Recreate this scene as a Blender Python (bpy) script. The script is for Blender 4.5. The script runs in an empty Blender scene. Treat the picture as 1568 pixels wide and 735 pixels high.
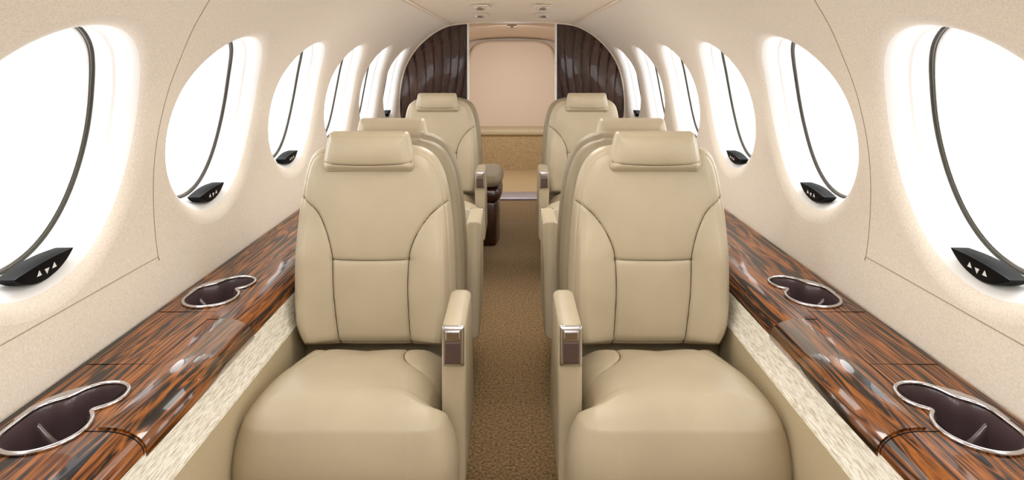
import bpy, math, numpy as np
from mathutils import Vector
S=1.3
F=950.0; CX=784.0; CY=88.0; ZC=0.95
scene=bpy.context.scene
scene.view_settings.view_transform='Standard'
scene.view_settings.look='None'

# ------------------------------------------------------------ materials
def lin(c):
    return tuple(((v/255.)/12.92 if v/255.<=0.04045 else ((v/255.+0.055)/1.055)**2.4) for v in c)+(1.,)
def mat(name,rgb,rough=0.5,metal=0.,coat=0.,bump=None,var=None,spec=0.5,sheen=0.):
    m=bpy.data.materials.new(name); m.use_nodes=True
    nt=m.node_tree; b=nt.nodes['Principled BSDF']
    b.inputs['Base Color'].default_value=lin(rgb); b.inputs['Roughness'].default_value=rough
    b.inputs['Metallic'].default_value=metal; b.inputs['Coat Weight'].default_value=coat
    b.inputs['Coat Roughness'].default_value=0.08
    b.inputs['Specular IOR Level'].default_value=spec
    b.inputs['Sheen Weight'].default_value=sheen
    tc=nt.nodes.new('ShaderNodeTexCoord')
    if var:
        sc,amt=var
        n=nt.nodes.new('ShaderNodeTexNoise'); n.inputs['Scale'].default_value=sc; n.inputs['Detail'].default_value=4
        nt.links.new(tc.outputs['Object'],n.inputs['Vector'])
        r=nt.nodes.new('ShaderNodeValToRGB')
        r.color_ramp.elements[0].position=0.3; r.color_ramp.elements[1].position=0.7
        r.color_ramp.elements[0].color=tuple(max(0,v*(1-amt)) for v in lin(rgb)[:3])+(1,)
        r.color_ramp.elements[1].color=tuple(min(1,v*(1+amt)) for v in lin(rgb)[:3])+(1,)
        nt.links.new(n.outputs['Fac'],r.inputs['Fac']); nt.links.new(r.outputs['Color'],b.inputs['Base Color'])
    if bump:
        sc,st,dist=bump
        n=nt.nodes.new('ShaderNodeTexNoise'); n.inputs['Scale'].default_value=sc; n.inputs['Detail'].default_value=3
        nt.links.new(tc.outputs['Object'],n.inputs['Vector'])
        bp=nt.nodes.new('ShaderNodeBump'); bp.inputs['Strength'].default_value=st; bp.inputs['Distance'].default_value=dist
        nt.links.new(n.outputs['Fac'],bp.inputs['Height']); nt.links.new(bp.outputs['Normal'],b.inputs['Normal'])
    return m
def wood(name,stops,scale,coat,rough=0.25,spec=.5,dist=1.1):
    m=bpy.data.materials.new(name); m.use_nodes=True
    nt=m.node_tree; b=nt.nodes['Principled BSDF']
    tc=nt.nodes.new('ShaderNodeTexCoord'); mp=nt.nodes.new('ShaderNodeMapping')
    mp.inputs['Scale'].default_value=scale
    nt.links.new(tc.outputs['Object'],mp.inputs['Vector'])
    n=nt.nodes.new('ShaderNodeTexNoise'); n.inputs['Scale'].default_value=1.; n.inputs['Detail'].default_value=4
    n.inputs['Distortion'].default_value=dist; n.inputs['Roughness'].default_value=.5
    nt.links.new(mp.outputs[0],n.inputs['Vector'])
    r=nt.nodes.new('ShaderNodeValToRGB'); cr=r.color_ramp
    cr.elements[0].position=stops[0][0]; cr.elements[0].color=lin(stops[0][1])
    cr.elements[1].position=stops[-1][0]; cr.elements[1].color=lin(stops[-1][1])
    for p,c in stops[1:-1]:
        e=cr.elements.new(p); e.color=lin(c)
    nt.links.new(n.outputs['Fac'],r.inputs['Fac'])
    mp2=nt.nodes.new('ShaderNodeMapping'); mp2.inputs['Scale'].default_value=tuple(a*5 for a in scale)
    n2=nt.nodes.new('ShaderNodeTexNoise'); n2.inputs['Scale'].default_value=1.; n2.inputs['Detail'].default_value=2
    nt.links.new(tc.outputs['Object'],mp2.inputs[0]); nt.links.new(mp2.outputs[0],n2.inputs['Vector'])
    r2=nt.nodes.new('ShaderNodeValToRGB'); r2.color_ramp.elements[0].position=.38; r2.color_ramp.elements[0].color=(.5,.46,.42,1); r2.color_ramp.elements[1].position=.55; r2.color_ramp.elements[1].color=(1,1,1,1)
    nt.links.new(n2.outputs['Fac'],r2.inputs['Fac'])
    mx=nt.nodes.new('ShaderNodeMix'); mx.data_type='RGBA'; mx.blend_type='MULTIPLY'; mx.inputs[0].default_value=.8
    nt.links.new(r.outputs['Color'],mx.inputs[6]); nt.links.new(r2.outputs['Color'],mx.inputs[7])
    nt.links.new(mx.outputs[2],b.inputs['Base Color'])
    b.inputs['Roughness'].default_value=rough; b.inputs['Coat Weight'].default_value=coat; b.inputs['Coat Roughness'].default_value=.05
    b.inputs['Specular IOR Level'].default_value=spec
    return m
M={}
M['leather']=mat('leather_tan',(185,172,146),.37,bump=(420,.12,.002),var=(7,.06))
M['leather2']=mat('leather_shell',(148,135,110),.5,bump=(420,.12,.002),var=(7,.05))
M['stitch']=mat('leather_seam',(92,80,58),.7)
M['wall']=mat('wall_vinyl',(237,227,213),.6,bump=(500,.1,.002),var=(230,.09))
M['ceil']=mat('ceiling_vinyl',(234,219,200),.6,bump=(500,.1,.002),var=(230,.06))
M['white']=mat('window_trim_white',(244,244,243),.35)
M['gasket']=mat('gasket_dark',(52,48,36),.45)
M['black']=mat('handle_black',(8,9,9),.65,bump=(150,.15,.002),spec=.15)
M['icon']=mat('icon_white',(235,235,235),.5)
M['seam']=mat('seam_dark',(165,148,129),.8)
WS=[(.30,(18,9,4)),(.42,(28,14,7)),(.455,(108,60,22)),(.52,(164,98,38)),(.565,(122,68,26)),(.595,(30,14,6)),(.635,(36,18,8)),(.665,(140,82,33)),(.74,(172,108,48))]
M['wood']=wood('zebrano_veneer',WS,(26,1.5,26),.45,.45,.2,2.3)
M['woodg']=wood('zebrano_lacquer',WS,(26,1.5,26),1.,.3,.4,2.3)
M['wood2']=wood('walnut_veneer',[(.3,(24,11,6)),(.45,(78,42,25)),(.55,(44,22,13)),(.7,(106,62,38))],(60,60,4),.4,.4)
M['chrome']=mat('brushed_chrome',(205,203,206),.18,metal=1.)
M['cup']=mat('cup_liner',(84,68,70),.3,coat=.4)
M['cupb']=mat('cup_bottom_shade',(14,12,13),.5)  # shade at the bottom of the recess, put into the colour for depth
M['insert']=mat('armrest_insert',(88,70,66),.3)
M['panel']=mat('lower_panel',(200,185,152),.6,var=(200,.04))
M['peach']=mat('bulkhead_vinyl',(236,219,202),.65,var=(300,.04))
M['carpet2']=mat('carpet_riser',(190,165,126),.95,var=(120,.3),bump=(220,.6,.005))
M['sill']=mat('sill_metal',(190,190,205),.35,metal=.7)
m=mat('carpet',(134,105,64),.97,bump=(200,.9,.008),var=(110,.7),spec=.1,sheen=.2); M['carpet']=m
m=mat('ribbed_fabric',(222,216,198),.9); nt=m.node_tree; b=nt.nodes['Principled BSDF']
tc=nt.nodes.new('ShaderNodeTexCoord'); mp=nt.nodes.new('ShaderNodeMapping'); mp.inputs['Scale'].default_value=(230,34,330)
n=nt.nodes.new('ShaderNodeTexNoise'); n.inputs['Scale'].default_value=1.; n.inputs['Detail'].default_value=3; n.inputs['Distortion'].default_value=.3
r=nt.nodes.new('ShaderNodeValToRGB'); r.color_ramp.elements[0].position=.32; r.color_ramp.elements[0].color=lin((204,197,176))
r.color_ramp.elements[1].position=.56; r.color_ramp.elements[1].color=lin((252,249,238))
nt.links.new(tc.outputs['Object'],mp.inputs[0]); nt.links.new(mp.outputs[0],n.inputs['Vector']); nt.links.new(n.outputs['Fac'],r.inputs['Fac'])
nt.links.new(r.outputs['Color'],b.inputs['Base Color'])
bp=nt.nodes.new('ShaderNodeBump'); bp.inputs['Strength'].default_value=.6; bp.inputs['Distance'].default_value=.004
nt.links.new(n.outputs['Fac'],bp.inputs['Height']); nt.links.new(bp.outputs['Normal'],b.inputs['Normal'])
M['fabric']=m
m=bpy.data.materials.new('window_pane'); m.use_nodes=True; nt=m.node_tree; nt.nodes.clear()
o=nt.nodes.new('ShaderNodeOutputMaterial'); mx=nt.nodes.new('ShaderNodeMixShader'); t=nt.nodes.new('ShaderNodeBsdfTransparent'); g=nt.nodes.new('ShaderNodeBsdfGlossy')
g.inputs['Roughness'].default_value=.05; mx.inputs[0].default_value=.05
nt.links.new(t.outputs[0],mx.inputs[1]); nt.links.new(g.outputs[0],mx.inputs[2]); nt.links.new(mx.outputs[0],o.inputs[0])
M['pane']=m

# ------------------------------------------------------------ mesh helpers
def mesh(name,v,f,mt,smooth=True):
    me=bpy.data.meshes.new(name); me.from_pydata([tuple(map(float,a)) for a in v],[],f); me.update()
    me.materials.append(M[mt])
    if smooth: me.polygons.foreach_set('use_smooth',[True]*len(me.polygons))
    return me
def obj(name,me,parent=None,loc=(0,0,0)):
    o=bpy.data.objects.new(name,me); scene.collection.objects.link(o); o.location=loc
    if parent: o.parent=parent
    return o
def empty(name,loc=(0,0,0),rz=0):
    o=bpy.data.objects.new(name,None); o.empty_display_size=.05; scene.collection.objects.link(o); o.location=loc; o.rotation_euler=(0,0,rz); return o
def catmull(P,n=8,closed=False):
    P=[np.array(p,float) for p in P]; out=[]; N=len(P)
    for i in range(N if closed else N-1):
        if closed: a,b,c,d=P[(i-1)%N],P[i],P[(i+1)%N],P[(i+2)%N]
        else: a,b,c,d=P[max(i-1,0)],P[i],P[i+1],P[min(i+2,N-1)]
        for k in range(n):
            t=k/n; out.append(.5*((2*b)+(-a+c)*t+(2*a-5*b+4*c-d)*t*t+(-a+3*b-3*c+d)*t**3))
    if not closed: out.append(P[-1])
    return np.array(out)
def tube(name,P,r,mt,closed=False,k=8,ry=None):
    P=[Vector(p) for p in P]; N=len(P); v=[];f=[]
    up0=None
    for i,p in enumerate(P):
        a=P[(i-1)%N] if (closed or i>0) else P[i]; b=P[(i+1)%N] if (closed or i<N-1) else P[i]
        t=(b-a).normalized()
        if up0 is None:
            up0=Vector((0,0,1)) if abs(t.z)<.9 else Vector((1,0,0))
        u=(up0-t*up0.dot(t)).normalized(); up0=u; w=t.cross(u)
        for j in range(k):
            an=2*math.pi*j/k; v.append(p+u*math.cos(an)*(ry or r)+w*math.sin(an)*r)
    for i in range(N if closed else N-1):
        for j in range(k):
            f.append((i*k+j,i*k+(j+1)%k,((i+1)%N)*k+(j+1)%k,((i+1)%N)*k+j))
    if not closed:
        f.append(tuple(range(k))[::-1]); f.append(tuple((N-1)*k+j for j in range(k)))
    return mesh(name,v,f,mt)
STITCH={}
def pad(name,mapf,q0,q1,Lf,Rf,T,R,nu,nv,mt,seams=(),crown=0,g=(.004,.0024,.004,.014),edge=0,extra=None,stitch=0):
    li=np.linspace(-1,1,nu); s=.45*li+.55*np.sin(li*math.pi/2)
    lj=np.linspace(-1,1,nv); t=.35*lj+.65*np.sin(lj*math.pi/2)
    q=q0+(q1-q0)*(t+1)/2
    L=np.array([Lf(x) for x in q]); Rr=np.array([Rf(x) for x in q])
    Pm=L[:,None]+(Rr-L)[:,None]*(s[None,:]+1)/2; Qm=np.repeat(q[:,None],nu,1)
    ol=[(L[j],q[j]) for j in range(nv)]+[(Rr[j],q[j]) for j in range(nv-1,-1,-1)]
    DE=np.full(Pm.shape,9.)
    for k in range(len(ol)):
        ax,ay=ol[k]; bx,by=ol[(k+1)%len(ol)]; ddx,ddy=bx-ax,by-ay; l2=ddx*ddx+ddy*ddy+1e-14
        tt=np.clip(((Pm-ax)*ddx+(Qm-ay)*ddy)/l2,0,1)
        DE=np.minimum(DE,(Pm-ax-tt*ddx)**2+(Qm-ay-tt*ddy)**2)
    DE=np.sqrt(DE)
    r=np.clip(1-DE/R,0,1)
    off=R*(1-np.sqrt(np.clip(1-r*r,0,1)))
    n=T/2-off+crown*(1-s[None,:]**2)*(1-t[:,None]**2)
    ef=np.clip(DE/.02,0,1)
    if extra is not None: n=n+extra(Pm,Qm,s,t)*ef
    fade=np.clip(DE/.006,0.,1)
    for sm in seams:
        D=np.full(Pm.shape,9.)
        for k in range(len(sm)-1):
            A=np.array(sm[k]);B=np.array(sm[k+1]);d=B-A; l2=(d*d).sum()+1e-12
            tt=np.clip(((Pm-A[0])*d[0]+(Qm-A[1])*d[1])/l2,0,1)
            D=np.minimum(D,np.hypot(Pm-A[0]-tt*d[0],Qm-A[1]-tt*d[1]))
        n=n-(g[0]*np.exp(-(D/g[1])**2)+g[2]*np.exp(-(D/g[3])))*(.3+.7*fade)
    if edge:
        n=n-.0022*np.exp(-((DE-edge)/.0018)**2)
    nb=-T/2+off
    if stitch:
        V=[];Fc=[]
        for sm in seams:
            c=[]
            ds=np.concatenate([[0],np.cumsum(np.hypot(*np.diff(np.array(sm),axis=0).T))])
            for dd in np.linspace(0,ds[-1],max(12,int(ds[-1]/.004))):
                p=np.interp(dd,ds,[x[0] for x in sm]); qq=np.interp(dd,ds,[x[1] for x in sm])
                if not(q0+.004<qq<q1-.004) or not(Lf(qq)+.003<p<Rf(qq)-.003): continue
                D=(Pm-p)**2+(Qm-qq)**2; k=np.argsort(D,axis=None)[:4]; wts=1/(D.flat[k]+1e-8)
                c.append([p,qq,float((n.flat[k]*wts).sum()/wts.sum())])
            if len(c)<3: continue
            c=np.array(c); cc=c[:,2].copy()
            for _ in range(3): cc[1:-1]=(cc[:-2]+cc[1:-1]+cc[2:])/3
            me=tube('tmp',[mapf(c[i,0],c[i,1],cc[i]) for i in range(len(c))],stitch,'stitch',k=6)
            o_=len(V); V+=[tuple(x.co) for x in me.vertices]; Fc+=[tuple(o_+i for i in p_.vertices) for p_ in me.polygons]
            bpy.data.meshes.remove(me)
        STITCH[name]=mesh(name+'_seams',V,Fc,'stitch')
    v=[];f=[]
    for j in range(nv):
        for i in range(nu): v.append(mapf(Pm[j,i],Qm[j,i],n[j,i]))
    K=nu*nv
    for j in range(nv):
        for i in range(nu): v.append(mapf(Pm[j,i],Qm[j,i],nb[j,i]))
    for j in range(nv-1):
        for i in range(nu-1):
            a0=j*nu+i; f.append((a0,a0+1,a0+nu+1,a0+nu)); f.append((K+a0,K+a0+nu,K+a0+nu+1,K+a0+1))
    bd=[i for i in range(nu)]+[j*nu+nu-1 for j in range(1,nv)]+[(nv-1)*nu+i for i in range(nu-2,-1,-1)]+[j*nu for j in range(nv-2,0,-1)]
    for k in range(len(bd)):
        a0=bd[k];b0=bd[(k+1)%len(bd)]; f.append((a0,K+a0,K+b0,b0))
    return mesh(name,v,f,mt)
def interp(pts):
    pts=sorted(pts)
    c=catmull([(x,y) for x,y in pts],6); 
    return lambda q: float(np.interp(q,c[:,0],c[:,1]))
def softbox(name,x0,x1,y0,y1,z0,z1,R,mt,n=14):
    T=y1-y0; yc=(y0+y1)/2
    return pad(name,lambda p,q,k:(p,yc-k,q),z0,z1,lambda q:x0,lambda q:x1,T,min(R,T*.49),n,n,mt)
def box(name,x0,x1,y0,y1,z0,z1,mt):
    v=[(x,y,z) for x in(x0,x1) for y in(y0,y1) for z in(z0,z1)]
    f=[(0,1,3,2),(4,6,7,5),(0,4,5,1),(2,3,7,6),(0,2,6,4),(1,5,7,3)]
    return mesh(name,v,f,mt,False)
def mirror(me):
    m2=me.copy(); co=np.empty(len(m2.vertices)*3); m2.vertices.foreach_get('co',co); co[0::3]*=-1; m2.vertices.foreach_set('co',co); m2.flip_normals(); return m2

# ------------------------------------------------------------ fuselage profile
PR=catmull([(.56,-.95),(.63,-.83),(.685,-.68),(.715,-.5),(.733,-.36),(.73,-.22),(.705,-.09),(.665,0),(.61,.075),(.54,.14),(.465,.188),(.395,.214),(.30,.226),(.15,.236),(0,.24)],12)
SL=np.concatenate([[0],np.cumsum(np.hypot(*np.diff(PR,axis=0).T))])
def prof(s): return np.interp(s,SL,PR[:,0]),np.interp(s,SL,PR[:,1])+ZC
def nrm(s):
    a=np.array(prof(s-.01));b=np.array(prof(s+.01)); t=(b-a); t/=np.hypot(*t); return (t[1],-t[0])
def s_of_up(u): return float(np.interp(u,PR[:,1],SL))
def W(side,y,s,dep=0):
    x,z=prof(s); nx,nz=nrm(s); return (side*(x+nx*dep),y,z+nz*dep)
SC=(s_of_up(-.375)+s_of_up(.052))/2-.004; RW=.199; HC=.27; PITCH=.555; HY=PITCH/2; Y0=.982
WY=[Y0+PITCH*j for j in range(-2,6)]
YA=WY[0]-HY; YB=WY[-1]+HY; YE=4.06; YF=-.8
S0=0; S_C0=SC-HC; S_C1=SC+HC; S_CE=s_of_up(.214); S_END=SL[-1]
RO=1.25
def build_wall(side,name):
    v=[];f=[]
    def grid(ys,ss):
        b=len(v)
        for y in ys:
            for s in ss: v.append(W(side,y,s))
        n=len(ss)
        for i in range(len(ys)-1):
            for j in range(n-1): f.append((b+i*n+j,b+i*n+j+1,b+(i+1)*n+j+1,b+(i+1)*n+j))
    NT=96; th=[-math.pi/4+2*math.pi*k/NT for k in range(NT)]
    sq=[]
    for a in th:
        c,sn=math.cos(a),math.sin(a); m=max(abs(c),abs(sn)); sq.append((c/m*HY,sn/m*HC))
    for yc in WY:
        b=len(v)
        rr=[0,.25,.5,.75,1]
        for t in rr:
            for k in range(NT):
                cx,cy=math.cos(th[k])*RW*RO,math.sin(th[k])*RW*RO
                py=sq[k][0]*(1-t)+cx*t; ps=sq[k][1]*(1-t)+cy*t
                v.append(W(side,yc+py,SC+ps))
        for i in range(4):
            for k in range(NT): f.append((b+i*NT+k,b+i*NT+(k+1)%NT,b+(i+1)*NT+(k+1)%NT,b+(i+1)*NT+k))
    ts=[SC+HC*math.tan(a) for a in np.linspace(-math.pi/4,math.pi/4,NT//4+1)]
    grid([YF,YA],ts); grid([YB,YE],ts)
    grid([YF,YA,YB,YE],list(np.linspace(S0,S_C0,24))); grid([YF,YA,YB,YE],list(np.linspace(S_C1,S_CE,20)))
    return obj(name,mesh(name,v,f,'wall'))
for side,nm in((-1,'left'),(1,'right')): build_wall(side,'wall_'+nm)
v=[];f=[]; ss=list(np.linspace(S_CE,S_END,16)); pts=[W(-1,0,s) for s in ss]+[W(1,0,s) for s in ss[::-1][1:]]
for y in(YF,YE):
    for p in pts: v.append((p[0],y,p[2]))
n=len(pts)
for i in range(n-1): f.append((i,i+1,n+i+1,n+i))
ceil=obj('ceiling',mesh('ceiling',v,f,'ceil'))
for side in(-1,1):
    obj('ceiling_seam',tube('cs',[W(side,y,S_CE,-.002) for y in np.linspace(YF,YE-.01,12)],.005,'ceil'),ceil)
    obj('ceiling_seam',tube('cs',[W(side,y,S_CE-.008,-.001) for y in np.linspace(YF,YE-.01,12)],.0012,'seam'),ceil)
obj('floor',mesh('floor',[(-.62,YF,0),(.62,YF,0),(.62,5.6,0),(-.62,5.6,0)],[(0,1,2,3)],'carpet',False))
def ring(side,yc,r,dep,NT=96):
    return [W(side,yc+math.cos(2*math.pi*k/NT)*r*RW,SC+math.sin(2*math.pi*k/NT)*r*RW,dep) for k in range(NT)]
wn=0
for side in(-1,1):
    for yc in WY:
        wn+=1; par=empty('window_%d'%wn)
        spec=[(RO,0),(1.215,.0010),(1.18,.0030),(1.145,.0062),(1.115,.0098),(1.095,.0130),(1.075,.0170),(1.055,.0215),(1.035,.027),(1.015,.034),(1.0,.042),(.99,.046),(.968,.048),(.96,.052),(.955,.064),(.95,.085)]
        v=[];f=[]
        for r,d in spec: v+=ring(side,yc,r,d)
        for i in range(len(spec)-1):
            for k in range(96): f.append((i*96+k,i*96+(k+1)%96,(i+1)*96+(k+1)%96,(i+1)*96+k))
        me=mesh('reveal',v,f,'white'); me.materials.append(M['wall'])
        for i in range(5*96): me.polygons[i].material_index=1
        obj('reveal',me,par)
        obj('gasket',tube('gasket',ring(side,yc,.945,.084),.0048,'gasket',True),par)
        obj('outer_bezel',tube('bezel',ring(side,yc,.914,.09),.005,'white',True),par)
        v=ring(side,yc,.95,.092,48); obj('pane',mesh('pane',v,[tuple(range(48))],'pane',False),par)
        v=[];f=[];N=24
        HA=.345; HO=.085
        for dep in(.015,.019,.046):
            sh=.003 if dep==.015 else 0
            for k in range(N+1):
                t=-1+2*k/N; a=-math.pi/2+t*HA+HO; e=1-abs(t)**2
                ro=.187+.017*e; ri=.187-.017*e
                for r in(ro-sh*e,ri+sh*e):
                    v.append(W(side,yc+math.cos(a)*r,SC+math.sin(a)*r,dep))
        m2=2*(N+1)
        for k in range(N):
            f.append((2*k,2*k+1,2*k+3,2*k+2))
            for L in(0,1):
                for e in(0,1): f.append((L*m2+2*k+e,L*m2+2*k+2+e,(L+1)*m2+2*k+2+e,(L+1)*m2+2*k+e))
        obj('shade_handle',mesh('shade_handle',v,f,'black'),par)
        v=[];f=[]
        for k,(t,sg) in enumerate(((-.25,1),(0,-1),(.25,1))):
            a=-math.pi/2+t*HA+HO; yc2=yc+math.cos(a)*.188; sc2=SC+math.sin(a)*.188
            b=len(v)
            for q in range(3):
                an=q*2*math.pi/3+(math.pi/2)*sg; v.append(W(side,yc2+math.cos(an)*.006,sc2+math.sin(an)*.006,.014))
            f.append((b,b+1,b+2))
        obj('arrow_icons',mesh('arrow_icons',v,f,'icon',False),par)
for side in(-1,1):
    c=catmull([(-.1,s_of_up(-.41)),(.4,s_of_up(-.41)),(.8,s_of_up(-.41)),(1.2,s_of_up(-.41)),(1.272,s_of_up(-.41)),(1.276,s_of_up(-.40)),(1.264,s_of_up(-.2)),(1.26,s_of_up(-.08)),(1.245,s_of_up(0)),(1.215,s_of_up(.06)),(1.18,s_of_up(.11)),(1.12,s_of_up(.16)),(1.05,s_of_up(.20))],10)
    obj('trim_1' if side<0 else 'trim_2',tube('panel_seam',[W(side,a,b,-.0002) for a,b in c],.0009,'seam',k=6))
v=[W(-1,YF,s) for s in np.linspace(0,S_END,60)]+[W(1,YF,s) for s in np.linspace(0,S_END,60)[::-1][1:]]
obj('wall_front',mesh('wall_front',v,[tuple(range(len(v)))],'wall',False))
# ------------------------------------------------------------ ledge
ZL=.445; NX=.022
def smin(a,b,k):
    h=max(k-abs(a-b),0)/k; return min(a,b)-h*h*k/4
def sdf(x,y):
    x=x+.010
    a=math.hypot(x-.640,y-.0)-.050; b=math.hypot(x-.623,y-.082)-.036; c=math.hypot(x-.656,y-.040)-.034
    return smin(smin(a,b,.006),c,.02)
def peanut(sc,NT=110):
    out=[]; cx,cy=.632,.038
    for k in range(NT):
        an=2*math.pi*k/NT; lo,hi=0,.2
        for _ in range(30):
            m_=(lo+hi)/2
            if sdf(cx+math.cos(an)*m_,cy+math.sin(an)*m_)<sc: lo=m_
            else: hi=m_
        out.append((cx+math.cos(an)*lo,cy+math.sin(an)*lo))
    return out
CUPY=[.838,1.30]
def extr(name,poly,y0,y1,mt,side,smooth=False,ny=2):
    v=[];f=[];n=len(poly); ys=np.linspace(y0,y1,ny)
    for y in ys:
        for x,z in poly: v.append((side*x,y,z))
    for j in range(ny-1):
        for i in range(n): f.append((j*n+i,j*n+(i+1)%n,(j+1)*n+(i+1)%n,(j+1)*n+i))
    f.append(tuple(range(n))[::-1]); f.append(tuple((ny-1)*n+i for i in range(n)))
    if side<0: f=[x[::-1] for x in f]
    return mesh(name,v,f,mt,smooth)
def nosec(k,h,a0,a1,n): return [(.53+NX-k*math.sin(a),ZL-.029+h*math.cos(a)) for a in np.linspace(a0,a1,n)]
for side in(-1,1):
    top=[(.708,ZL),(.60,ZL+.001),(.53+NX,ZL+.001)]
    nose=nosec(.056,.03,.15,math.pi/2+.3,12)
    poly=top+nose+[(.50+NX,ZL-.04),(.703,ZL-.04)]
    par=empty('side_ledge')
    body=obj('wood_top',extr('wood_top',poly,YF+.02,3.95,'wood',side,False),par)
    cut=[]
    for cy in CUPY:
        P=peanut(.001); v=[(side*x,cy+y,ZL-.1) for x,y in P]+[(side*x,cy+y,ZL+.05) for x,y in P]; n=len(P)
        f=[(i,(i+1)%n,n+(i+1)%n,n+i) for i in range(n)]+[tuple(range(n))[::-1],tuple(range(n,2*n))]
        if side<0: f=[x[::-1] for x in f]
        me=mesh('cut',v,f,'wood',False); co=obj('cut',me); cut.append(co)
        md=body.modifiers.new('b','BOOLEAN'); md.operation='DIFFERENCE'; md.object=co; md.solver='EXACT'
    bpy.context.view_layer.update(); dg=bpy.context.evaluated_depsgraph_get()
    nm=bpy.data.meshes.new_from_object(body.evaluated_get(dg)); body.modifiers.clear(); body.data=nm
    for c in cut: bpy.data.objects.remove(c)
    for p in nm.polygons:
        p.use_smooth = abs(p.normal.y)<.01 and abs(p.normal.z)<.999 and abs(p.center.x)<.531+NX
    leaf=nosec(.0585,.0335,-.15,math.pi/2+.35,14); inn=nosec(.054,.028,-.15,math.pi/2+.35,14)
    lo=(leaf[-1][0]+.004,leaf[-1][1]-.014); li=(lo[0]+.006,lo[1])
    me=extr('table_leaf',leaf+[lo,li]+inn[::-1],.84,1.19,'woodg',side,False)
    for p in me.polygons: p.use_smooth=abs(p.normal.y)<.01
    obj('table_leaf',me,par)
    obj('leaf_edge',extr('leaf_edge',[(lo[0]-.001,lo[1]+.003),(lo[0]-.001,lo[1]-.004),(li[0],li[1]-.004),(li[0],li[1]+.003)],.84,1.19,'cup',side),par)
    for yy in(.836,1.194):
        obj('ledge_seam',tube('ls',[(side*x,yy,z+.0003) for x,z in [(.565+NX,ZL+.001)]+nose],.0008,'black',k=6),par)
    obj('ledge_seam',tube('ls',[(side*(.565+NX),yy,ZL+.001) for yy in(.836,1.194)],.0006,'black',k=6),par)
    for yy in(1.02,1.23):
        obj('ledge_seam',tube('ls',[(side*x,yy,ZL+.0008) for x in(.70,.60,.565+NX)],.0005,'black',k=6),par)
    fb=[(.480+NX,.424),(.474+NX,.415),(.470+NX,.39),(.462+NX,.366),(.455+NX,.356),(.48+NX,.354),(.50+NX,.41)]
    obj('fabric_trim',extr('fabric_trim',fb,YF+.02,3.95,'fabric',side),par)
    obj('lower_panel',extr('lower_panel',[(.478,.358),(.472,.02),(.472,0.0),(.49,0.0),(.495,.358)],YF+.02,3.95,'panel',side),par)
    for cy in CUPY:
        cp=empty('cup_holder')
        P=peanut(.0025); obj('chrome_rim',tube('chrome_rim',[(side*x,cy+y,ZL+.003) for x,y in P],.0034,'chrome',True,10,.0032),cp)
        v=[];f=[];n=110
        lv=[(.002,ZL+.002),(-.001,ZL-.005),(-.002,ZL-.03),(-.003,ZL-.06),(-.004,ZL-.088),(-.010,ZL-.094)]
        for sc,z in lv: v+=[(side*x,cy+y,z) for x,y in peanut(sc)]
        for i in range(len(lv)-1):
            for k in range(n): f.append((i*n+k,i*n+(k+1)%n,(i+1)*n+(k+1)%n,(i+1)*n+k))
        f.append(tuple((len(lv)-1)*n+k for k in range(n)))
        me=mesh('liner',v,f,'cup'); me.materials.append(M['cupb']); me.polygons[len(me.polygons)-1].material_index=1
        me.polygons[len(me.polygons)-1].use_smooth=False
        obj('liner',me,cp)
        # moulded saddle between the two cups, curving down from the notch side
        v=[];f=[];nn=16
        for k in range(nn+1):
            t=k/nn; x=.583+.098*t; zt=ZL-.014-.040*math.sin(math.pi*min(t*1.0,1))*.9
            yb=cy+.045+.006*t
            for dy,zz in((-.010,ZL-.093),(-.005,zt-.008),(-.0022,zt),(.0022,zt),(.005,zt-.008),(.010,ZL-.093)):
                v.append((side*x,yb+dy,zz))
        for k in range(nn):
            for j in range(5): f.append((k*6+j,k*6+j+1,k*6+j+7,k*6+j+6))
        obj('cup_divider',mesh('cup_divider',v,f,'cup'),cp)
        web=[(.680,.022),(.6795,.045),(.672,.065),(.660,.080),(.645,.100),(.648,.110),(.668,.096),(.684,.074),(.691,.05),(.690,.02)]
        n=len(web); v=[(side*x,cy+y,ZL+.0012) for x,y in web]+[(side*x,cy+y,ZL+.004) for x,y in web]
        obj('chrome_web',mesh('web',v,[(i,(i+1)%n,n+(i+1)%n,n+i) for i in range(n)]+[tuple(range(n,2*n))],'chrome',False),cp)

# ------------------------------------------------------------ seat
DB=1.345; XC=-.305; ZB=.317
def pb(u,v,d0=DB,rec=.12):
    z=.5
    for _ in range(6):
        d=d0+rec*(z-ZB); z=ZC-(v-CY)*d/F
    return ((u-CX)*d/F-XC,z)
Lpts=[pb(*p) for p in[(462,535),(450,510),(446,480),(446,400),(452,330),(460,280),(466,255),(473,240),(484,231),(500,227)]]
Rpts=[pb(*p) for p in[(684,535),(692,510),(696,470),(695,400),(690,330),(683,285),(674,258),(662,240),(645,229),(625,225)]]
Lf=interp([(z,x) for x,z in Lpts]); Rf=interp([(z,x) for x,z in Rpts])
ZT=pb(560,223)[1]; ZBm=pb(560,535)[1]
sm=[catmull([pb(*p) for p in[(511,396),(560,396.5),(627,396)]],4),
    catmull([pb(*p) for p in[(462,304),(485,322),(499,347),(507,372),(510.5,396),(512,450),(519,536)]],8),
    catmull([pb(*p) for p in[(692,306),(665,323),(645,347),(632,373),(627,396),(625,450),(629,536)]],8)]
def bol(P,Q,s,t):
    k=np.clip((.60-Q)/.1,0,1); k=k*k*(3-2*k); return .018*np.clip((np.abs(s[None,:])-.45)/.35,0,1)*k
ST=.0013
back=pad('backrest',lambda p,q,n:(p,.12*(q-ZB)+.035-n,q),ZBm,ZT,Lf,Rf,.07,.034,170,180,'leather',sm,.018,extra=bol,edge=.011,stitch=ST)
shell=pad('back_shell',lambda p,q,n:(p,.12*(q-ZB)+.098-n,q),.13,ZT+.004,lambda q:Lf(max(min(q-.004,ZT),ZBm+.05)),lambda q:Rf(max(min(q-.004,ZT),ZBm+.05))+.014,.058,.026,40,60,'leather2',edge=.02)
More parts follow.
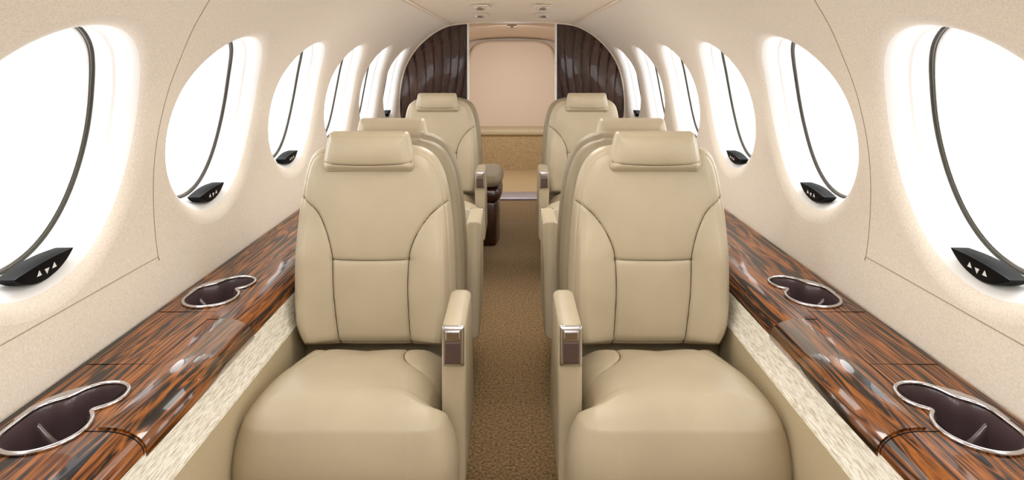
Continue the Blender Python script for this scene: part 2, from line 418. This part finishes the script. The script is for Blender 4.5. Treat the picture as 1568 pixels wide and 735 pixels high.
hl=[(202.5,507),(208,502),(230,497),(248,494),(257,495),(263,500)]
hr=[(202.5,620),(208,625),(230,630),(248,635),(257,635),(263,630)]
hd=1.385
def ph(u,v): return ((u-CX)*hd/F-XC, ZC-(v-CY)*hd/F)
HL=interp([(ph(u,v)[1],ph(u,v)[0]) for v,u in hl]); HR=interp([(ph(u,v)[1],ph(u,v)[0]) for v,u in hr])
hseam=[catmull([ph(494,244),ph(505,249),ph(560,251),ph(622,249),ph(636,244)],6)]
head=pad('headrest',lambda p,q,n:(p,hd-DB-n+.014+.05*(q-.7),q),ph(0,264)[1],ph(0,202.5)[1],HL,HR,.062,.026,80,60,'leather',hseam,.012,edge=.007,g=(.002,.002,.002,.01),stitch=.0008)
cl=interp([(-.322,-.10),(-.316,-.14),(-.30,-.165),(-.27,-.181),(-.2,-.188),(-.12,-.185),(-.05,-.172),(.02,-.16)])
cr=interp([(-.322,.13),(-.316,.17),(-.30,.195),(-.275,.208),(-.25,.21),(-.235,.207),(-.225,.18),(-.2,.172),(-.1,.172),(.02,.168)])
cs=[catmull([(-.075,.03),(-.082,0),(-.095,-.05),(-.13,-.092),(-.183,-.115)],8),catmull([(.09,.03),(.085,-.02),(.083,-.07),(.098,-.108),(.13,-.124),(.18,-.126)],8)]
def ctop(P,Q,s,t):
    return .022*np.clip(-Q/.25,0,1)-.012*(np.clip((Q+.1)/.1,0,1))*np.clip(1-np.abs(P)/.08,0,1)
cush=pad('seat_cushion',lambda p,q,n:(p,q,.222+n),-.322,.03,cl,cr,.21,.085,150,130,'leather',cs,.016,extra=ctop,stitch=ST)
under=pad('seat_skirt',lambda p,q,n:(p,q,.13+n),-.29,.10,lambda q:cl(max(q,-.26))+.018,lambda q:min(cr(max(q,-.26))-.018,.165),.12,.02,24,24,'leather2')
base=box('seat_base',-.13,.13,-.22,.08,0,.10,'insert')
arm=pad('armrest',lambda p,q,n:(.199+n,p,q),.17,.467,lambda q:-.225+.02*(.467-q),lambda q:-.055+.35*(.467-q),.044,.012,40,40,'leather',edge=.016)
pf=pad('armrest_plate',lambda p,q,n:(p,-.2235-n,q),.394,.466,lambda q:.1785,lambda q:.2185,.016,.006,20,24,'chrome')
pi=pad('armrest_insert',lambda p,q,n:(p,-.2305-n,q),.400,.440,lambda q:.184,lambda q:.213,.006,.002,10,12,'insert')
pp=pad('armrest_button',lambda p,q,n:(p,-.232-n,q),.443,.460,lambda q:.185,lambda q:.212,.006,.0025,12,10,'chrome')
parts=[('backrest',back),('back_shell',shell),('headrest',head),('seat_cushion',cush),('seat_skirt',under),('seat_base',base),('armrest',arm),('armrest_plate',pf),('armrest_insert',pi),('armrest_button',pp)]
parts+=[(k+'_seams',v_) for k,v_ in STITCH.items()]
partsM=[(n,mirror(m_)) for n,m_ in parts]
def seat(x,y,rot,var):
    e=empty('airplane_seat',(x,y,0),rot)
    for n,m_ in (parts if var==0 else partsM): obj(n,m_,e)
for sx in(-1,1):
    seat(sx*.305,DB,0,0 if sx<0 else 1)
    seat(sx*.312,1.765,math.pi,1 if sx<0 else 0)
    seat(sx*.335,2.86,0,0 if sx<0 else 1)

# ------------------------------------------------------------ pleated partition
YP=4.05
def Xarch(z): return float(np.interp(z-ZC,PR[:,1],PR[:,0]))
for side in(-1,1):
    v=[];f=[];nz=60;nx=220;zt=ZC+.232
    for j in range(nz):
        z=.001+(zt-.001)*j/(nz-1); xo=max(Xarch(z)-.004,.30)
        for i in range(nx):
            t=i/(nx-1); x=.285+(xo-.285)*t
            X=x-.285; h=(z-.5)
            ph_=(X*(19)+1.6*math.sin(h*3+X*3)+.5*h)%1.0
            tri=(ph_/.85) if ph_<.85 else (1-ph_)/.15
            v.append((side*x,YP-.018*tri*min(1,max(.15,(1.2-z)/.25)),z))
    for j in range(nz-1):
        for i in range(nx-1): f.append((j*nx+i,j*nx+i+1,(j+1)*nx+i+1,(j+1)*nx+i))
    obj('folding_wood_partition',mesh('folding_wood_partition',v,f,'wood2',False))
    o=obj('door_jamb',box('door_jamb',min(side*.280,side*.290),max(side*.280,side*.290),YP-.04,YP+.02,0,ZC+.22,'white')); o.name='trim_3' if side<0 else 'trim_4'
P=[W(-1,YP-.035,s,-.004) for s in np.linspace(S_C0-.3,S_END,60)]+[W(1,YP-.035,s,-.004) for s in np.linspace(S_C0-.3,S_END,60)[::-1][1:]]
obj('trim_5',tube('arch_trim',P,.006,'ceil'))
obj('trim_6',box('door_header_track',-.285,.285,YP-.03,YP+.0,ZC+.222,ZC+.236,'chrome'))
# ------------------------------------------------------------ aft compartment
v=[];f=[]
Pa=[W(-1,0,s) for s in np.linspace(0,S_END,60)]+[W(1,0,s) for s in np.linspace(0,S_END,60)[::-1][1:]]
ys=[(4.06,1,0),(4.7,.97,-.0),(5.2,.9,-.02),(5.62,.84,-.07)]
for y,k,dz in ys:
    for p in Pa: v.append((p[0]*k,y,p[2]+dz*max(0,(p[2]-.4)/.8)))
n=len(Pa)
for j in range(len(ys)-1):
    for i in range(n-1): f.append((j*n+i,j*n+i+1,(j+1)*n+i+1,(j+1)*n+i))
obj('wall_aft_lining',mesh('wall_aft_lining',v,f,'peach'))
obj('wall_back',box('wall_back',-.75,.75,5.60,5.63,0,1.3,'peach'))
hw=interp([(.30,.40),(.6,.405),(.85,.40),(.95,.385),(1.02,.36),(1.06,.325),(1.085,.27),(1.10,.20)])
obj('aft_bulkhead_panel',pad('aft_bulkhead_panel',lambda p,q,n:(p,5.50-n+.03*(q-.3),q),.30,1.10,lambda q:-hw(q),lambda q:hw(q),.06,.028,50,50,'peach',crown=.02))
obj('trim_7',softbox('ledge_cap',-.5,.5,5.17,5.56,.30,.345,.015,'panel'))
obj('wall_riser',box('wall_riser',-.52,.52,5.19,5.55,0,.30,'carpet2'))
obj('aft_carpet',box('aft_carpet',-.5,.5,4.32,5.19,0.0,.006,'carpet2'))
obj('door_sill',softbox('door_sill',-.24,.24,4.12,4.32,0.0,.016,.004,'sill'))
obj('trim_8',tube('carpet_joint',[(-.28,3.55,.001),(.28,3.55,.001)],.0025,'seam',k=6))
sp=empty('lavatory_side_seat')
fr=interp([(3.10,-.085),(3.13,-.06),(3.2,-.048),(3.3,-.045),(3.4,-.048),(3.47,-.06),(3.5,-.085)])
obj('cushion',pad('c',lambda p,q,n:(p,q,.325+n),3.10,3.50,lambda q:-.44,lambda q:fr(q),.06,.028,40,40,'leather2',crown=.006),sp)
obj('base_upper',pad('c',lambda p,q,n:(p,q,.255+n),3.11,3.49,lambda q:-.43,lambda q:fr(q)-.004,.07,.028,30,30,'wood2'),sp)
obj('base',pad('c',lambda p,q,n:(p,q,.11+n),3.12,3.48,lambda q:-.43,lambda q:fr(q)-.02,.22,.01,30,30,'wood2'),sp)
# ------------------------------------------------------------ ceiling service units
for (u,v_) in((735,9),(831,9),(735,22),(832,22),(781,32)):
    up=.234; d=up*F/(CY-v_); X=(u-CX)*d/F
    if v_==32:
        d=4.6; X=0; up=.236
    e=empty('reading_light_unit',(X,d,ZC+up-.003))
    obj('plate',pad('plate',lambda p,q,n:(p,q,n),-.08,.08,lambda q:-.038,lambda q:.038,.010,.004,12,12,'ceil'),e)
    for yy in(-.04,.035):
        obj('bezel',tube('bezel',[(.022*math.cos(a),yy+.022*math.sin(a),-.008) for a in np.linspace(0,2*math.pi,24,endpoint=False)],.0045,'chrome',True),e)
        obj('lens',mesh('lens',[(.019*math.cos(a),yy+.019*math.sin(a),-.008) for a in np.linspace(0,2*math.pi,24,endpoint=False)],[tuple(range(24))],'insert',False),e)

# ------------------------------------------------------------ lights
def area(name,loc,rot,sx,sy,e,col=(1,.98,.95)):
    l=bpy.data.lights.new(name,'AREA'); l.shape='RECTANGLE'; l.size=sx*S; l.size_y=sy*S; l.energy=e; l.color=col
    o=bpy.data.objects.new(name,l); scene.collection.objects.link(o); o.location=loc; o.rotation_euler=rot; return o
area('fill_light_front',(0,.2,1.17),(math.radians(18),0,0),.35,.35,10)  # added fill above the frame, no fixture; lights the seat fronts
area('fill_light_mid',(0,1.0,1.175),(0,0,0),.35,.5,5)  # added overhead fill out of frame, no fixture modelled
area('fill_light_rear',(0,2.1,1.175),(0,0,0),.35,.5,8)  # added fill over the rear rows, also out of frame
area('fill_light_lavatory',(0,4.5,1.16),(math.radians(20),0,0),.3,.5,18)  # added lamp, hidden above the doorway, brightens the aft compartment
w=bpy.data.worlds.new('overcast'); scene.world=w; w.use_nodes=True
bg=w.node_tree.nodes['Background']; bg.inputs[0].default_value=(1,1,1,1); bg.inputs[1].default_value=4.4
# ------------------------------------------------------------ camera
c=bpy.data.cameras.new('camera'); co=bpy.data.objects.new('camera',c); scene.collection.objects.link(co)
co.location=(0,0,ZC); co.rotation_euler=(math.pi/2,0,0); c.sensor_width=36; c.lens=F/1568*36; c.shift_y=-(367.5-CY)/1568; c.clip_start=.02
scene.camera=co
for me in bpy.data.meshes:
    if me.users:
        a=np.empty(len(me.vertices)*3); me.vertices.foreach_get('co',a); a*=S; me.vertices.foreach_set('co',a); me.update()
for o in scene.objects: o.location=o.location*S
